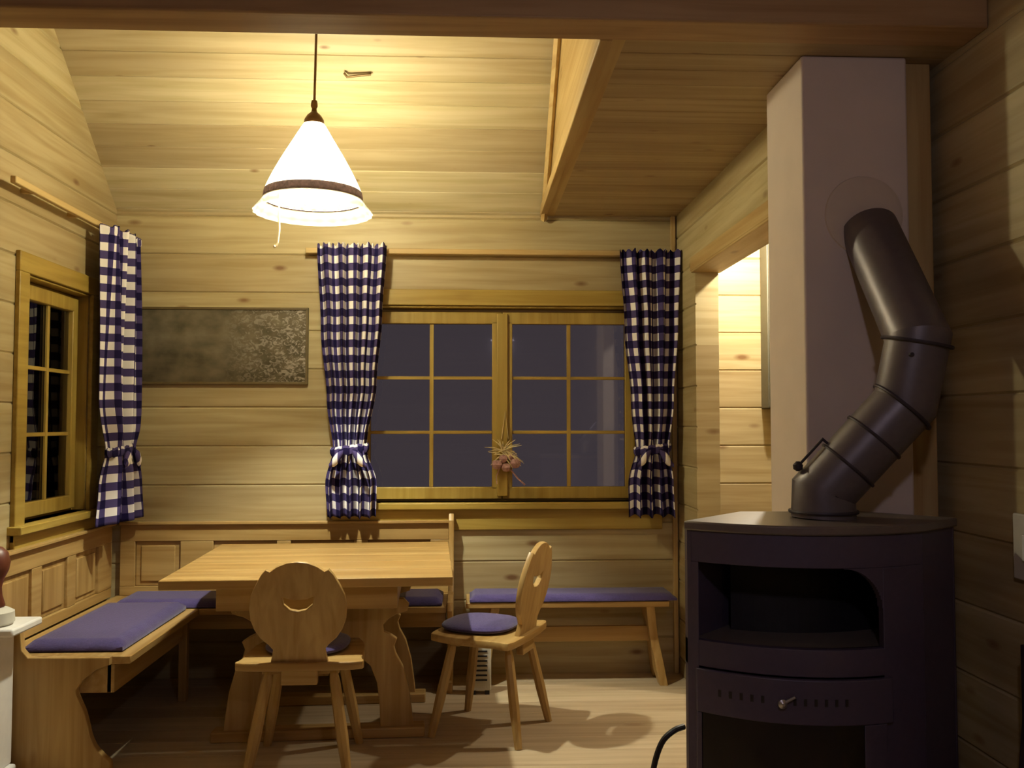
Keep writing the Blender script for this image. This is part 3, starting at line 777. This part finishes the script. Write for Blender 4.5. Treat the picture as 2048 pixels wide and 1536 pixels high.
# door: vent strip, dark glass, frame
m = MB(); a = bow(-.012, 12, .03, .83); b = [(x, y+.02) for x, y in a[::-1]]
m.prism(grow(a+b, .972), .60, .715); dr = m.build('door_frame', M['stove'], t, bevel=.003)
m = MB(); a = bow(-.008, 12, .05, .70); b = [(x, y+.012) for x, y in a[::-1]]; m.prism(grow(a+b, .972), .16, .60); m.build('door_glass', plain('stove_door_glass', (14, 8, 14), .12, noise=.1), dr)
m = MB(); a = bow(-.012, 6, .70, .80); b = [(x, y+.02) for x, y in a[::-1]]; m.prism(grow(a+b, .972), .13, .60); a = bow(-.012, 12, .03, .80); b = [(x, y+.02) for x, y in a[::-1]]; m.prism(grow(a+b, .972), .12, .16); a = bow(-.012, 3, .03, .05); b = [(x, y+.02) for x, y in a[::-1]]; m.prism(grow(a+b, .972), .16, .60)
m.build('door_stile', M['stove'], dr, bevel=.002)
for k in range(13):
    if k in (5, 6): continue
    q = .12+k*.042; a = grow(bow(-.013, 1, q-.006, q+.006), .972)
    m = MB(); m.prism([a[0], a[1], (a[1][0], a[1][1]+.006), (a[0][0], a[0][1]+.006)], .65, .668); m.build('vent_slot', M['black'], dr, smooth=0)
a = grow(bow(-.014, 2, .34, .38), .972)[1]
m = MB(); m.lathe([(.002, 0), (.011, .002), (.012, .012), (.004, .018)], mat=Matrix.Translation((a[0], a[1], .655)) @ Matrix.Rotation(PI/2, 4, 'X'), n=20)
m.tube([(a[0]+.004, a[1]-.01, .658), (a[0]+.03, a[1]-.018, .675)], .004, 8); m.build('air_lever', M['steel'], dr)

# stove pipe
t = thing('stove_pipe', 'dark grey bent flue pipe from the stove top into the chimney', 'stove pipe', (0, 0, 0))
rp = .085
Q = [Vector((1.005, 2.53, 1.111)), Vector((1.007, 2.53, 1.184)), Vector((1.218, 2.47, 1.433)), Vector((1.249, 2.45, 1.615)), Vector((1.25, 2.6, 1.8)), Vector((1.251, 2.748, 1.985))]
def seg(i, a, b, r=rp, extra=None): pass
m = MB(); m.tube(Q[:2]+[Q[1].lerp(Q[2], .03)], [rp+.004, rp+.002, rp+.002], 40); m.build('base_collar', M['pipe'], t)
def cyl_mitred(name, pts, r, i0, i1):
    mm = MB(); n = 48
    P_ = [Vector(p) for p in pts]
    d = (P_[i1]-P_[i0]).normalized()
    def plane(i):
        if i == 0: return (P_[1]-P_[0]).normalized()
        if i == len(P_)-1: return (P_[-1]-P_[-2]).normalized()
        return ((P_[i]-P_[i-1]).normalized()+(P_[i+1]-P_[i]).normalized()).normalized()
    up = Vector((0, 1, 0)); N = (up-d*up.dot(d)).normalized(); B2 = d.cross(N); rg = []
    for i in (i0, i1):
        pn = plane(i); row = []
        for k in range(n):
            a = 2*PI*k/n; o = P_[i]+N*math.cos(a)*r+B2*math.sin(a)*r
            tt = (P_[i]-o).dot(pn)/d.dot(pn); row.append(mm.bm.verts.new(o+d*tt))
        rg.append(row)
    for k in range(n): mm.bm.faces.new((rg[0][k], rg[0][(k+1) % n], rg[1][(k+1) % n], rg[1][k]))
    mm.bm.faces.new(rg[0][::-1]); mm.bm.faces.new(rg[1])
    return mm.build(name, M['pipe'], t)
QQ = [Q[1], Q[2], Q[3], Q[5]]
cyl_mitred('lower_pipe', QQ, rp, 0, 1); cyl_mitred('elbow', QQ, rp, 1, 2); cyl_mitred('upper_pipe', QQ, rp, 2, 3)
def seam(p, nrm_, r, nm='seam'):
    q = nrm_.to_track_quat('Z', 'Y').to_matrix().to_4x4(); q.translation = p
    mm = MB(); mm.lathe([(r-.006, -.004), (r+.004, -.004), (r+.0055, 0), (r+.004, .004), (r-.006, .004)], n=48, mat=q); mm.build(nm, M['seam'], t)
def mp_(i): return ((QQ[i]-QQ[i-1]).normalized()+(QQ[i+1]-QQ[i]).normalized()).normalized()
for i in (1, 2):
    seam(QQ[i]-(QQ[i]-QQ[i-1]).normalized()*.012, (QQ[i]-QQ[i-1]).normalized(), rp+.006)
seam(QQ[0].lerp(QQ[1], .3), (QQ[1]-QQ[0]).normalized(), rp); seam(QQ[0].lerp(QQ[1], .62), (QQ[1]-QQ[0]).normalized(), rp)
seam(Vector((1.005, 2.53, 1.128)), Vector((0, 0, 1)), rp+.006)
u_ = (QQ[1]-QQ[0]).normalized(); sd = Vector((-u_.z, 0, u_.x)).normalized()
a = QQ[0].lerp(QQ[1], .33)+sd*(rp+.004); b = QQ[0].lerp(QQ[1], .02)+sd*(rp+.012)
m = MB(); m.tube([a-sd*.01, a+sd*.014, a.lerp(b, .5)+sd*.01, b+sd*.006], .004, 8); m.lathe([(.004, -.014), (.013, -.008), (.014, .004), (.005, .014)], tuple(b+sd*.006), 16); m.build('damper_handle', M['seam'], t)
c = QQ[1].lerp(QQ[2], .72)+Vector((-.045, -rp*.86, 0))
m = MB(); m.lathe([(.006, -.004), (.006, .006)], mat=Matrix.Translation(c) @ Matrix.Rotation(PI/2, 4, 'X'), n=12); m.build('screw', M['seam'], t)

# black cable beside the stove
m = MB(); pts = []
P0 = [(.62, 2.62, .50), (.585, 2.60, .495), (.55, 2.60, .46), (.525, 2.60, .38), (.515, 2.60, .26), (.515, 2.60, .12), (.53, 2.62, .02), (.60, 2.66, .008)]
for i in range(len(P0)-1):
    g0, g1, g2, g3 = (Vector(P0[max(0, min(len(P0)-1, i+j-1))]) for j in range(4))
    for q in range(5):
        s = q/5; pts.append(.5*((2*g1)+(-g0+g2)*s+(2*g0-5*g1+4*g2-g3)*s*s+(-g0+3*g1-3*g2+g3)*s**3))
pts.append(Vector(P0[-1]))
m.tube(pts, .0085, 10); tag(m.build('hose', M['black']), 'thick black cable looping out on the left side of the stove', 'cable')

# ------------------------------------------------------------------ left edge: white cabinet and dark turned wooden piece
t = thing('side_cabinet', 'narrow white cabinet with overhanging top at the left edge beside the bench end', 'cabinet', (-1.93, 3.5, 0))
m = MB(); m.box(0, .155, -.06, .14, .06, .59); m.build('body', M['white'], t, bevel=.006)
m = MB(); m.box(0, .255, -.08, .155, .59, .62); m.build('top', M['white'], t, bevel=.008)
m = MB(); m.box(0, .175, -.07, .14, .02, .06); m.build('plinth', M['white'], t, bevel=.01)
m = MB(); m.box(.01, .10, -.05, .13, 0, .02); m.build('base', M['black'], t)
t = thing('turned_ornament', 'dark red-brown turned wooden ornament with a round top on the white cabinet', 'ornament', (-1.785, 3.5, .62))
m = MB(); m.lathe([(.06, 0), (.072, .012), (.07, .05), (.05, .062), (.03, .068)], n=32); m.build('base', M['greyp'], t)
m = MB(); m.lathe([(.036, .068), (.038, .075), (.028, .11), (.025, .14), (.032, .17), (.048, .205), (.053, .235), (.044, .27), (.025, .29), (.004, .295)], n=32); m.build('knob_top', M['red'], t)

# ------------------------------------------------------------------ right edge
t = thing('wall_switch', 'pale switch plate on the right log wall at the edge of the view', 'switch', (XR, 2.36, 1.04))
m = MB(); m.box(-.014, 0, -.08, .08, -.09, .09); m.build('plate', M['greyp'], t, bevel=.004)
m = MB(); m.box(-.020, -.013, -.03, .03, -.035, .035); m.build('rocker', M['white'], t, bevel=.002)
t = thing('log_rack', 'dark metal log rack against the right wall beside the stove', 'rack', (1.44, 2.12, 0))
for y in (-.16, .2):
    m = MB(); m.tube([(-.05, y, 0), (.0, y, .45), (.04, y, .86)], .012, 8); m.build('post', M['darkc'], t)
m = MB(); m.box(-.04, .06, -.16, .2, .02, .04); m.build('base_plate', M['darkc'], t, bevel=.003); m = MB(); m.box(.0, .02, -.16, .2, .3, .8); m.build('back_plate', M['darkc'], t, bevel=.003)

# ------------------------------------------------------------------ passage beyond the doorway
t = thing('wall_cabinet', 'grey wall cabinet hanging beyond the doorway, half hidden by the chimney', 'cabinet', (1.64, D, 1.46))
m = MB(); m.box(0, .5, -.12, 0, 0, .92); m.build('body', M['cab'], t, bevel=.004)
m = MB(); m.box(.005, .495, -.135, -.12, .005, .915); m.build('door', M['cab'], t, bevel=.003)
t = thing('ceiling_lamp', 'small round ceiling lamp in the passage beyond the doorway', 'lamp', (1.58, 4.42, Zc))
m = MB(); m.lathe([(.05, 0), (.055, -.012), (.02, -.018)], n=32); m.build('base', M['white'], t)
m = MB(); m.lathe([(.02, -.018), (.035, -.03), (.03, -.055), (.004, -.068)], n=32); m.build('bulb', M['bulb'], t)
point_light('passage_light', (0, 0, -.11), PASSAGE_W, (1, .93, .76), .03, t)
# fill light added overhead out of view, built as a pendant lamp
t = thing('rear_fill_lamp', 'added unseen fill light in the form of a small pendant lamp', 'lamp', (.35, .3, 2.3))
m = MB(); m.tube([(0, 0, .1), (0, 0, .46)], .005, 8); m.build('cord', M['black'], t)
m = MB(); m.lathe([(.03, .1), (.035, .06), (.09, .02), (.13, -.02)], n=40, caps=False); m.build('lamp_shade', M['white'], t, solid=.003)
m = MB(); m.lathe([(.012, .05), (.03, .02), (.028, -.01), (.004, -.03)], n=24); m.build('bulb', mk_bulb('cool_fill_bulb', 3), t)
point_light('rear_fill_light', (0, 0, -.09), REAR_FILL_W, (.95, .84, 1), .05, t)
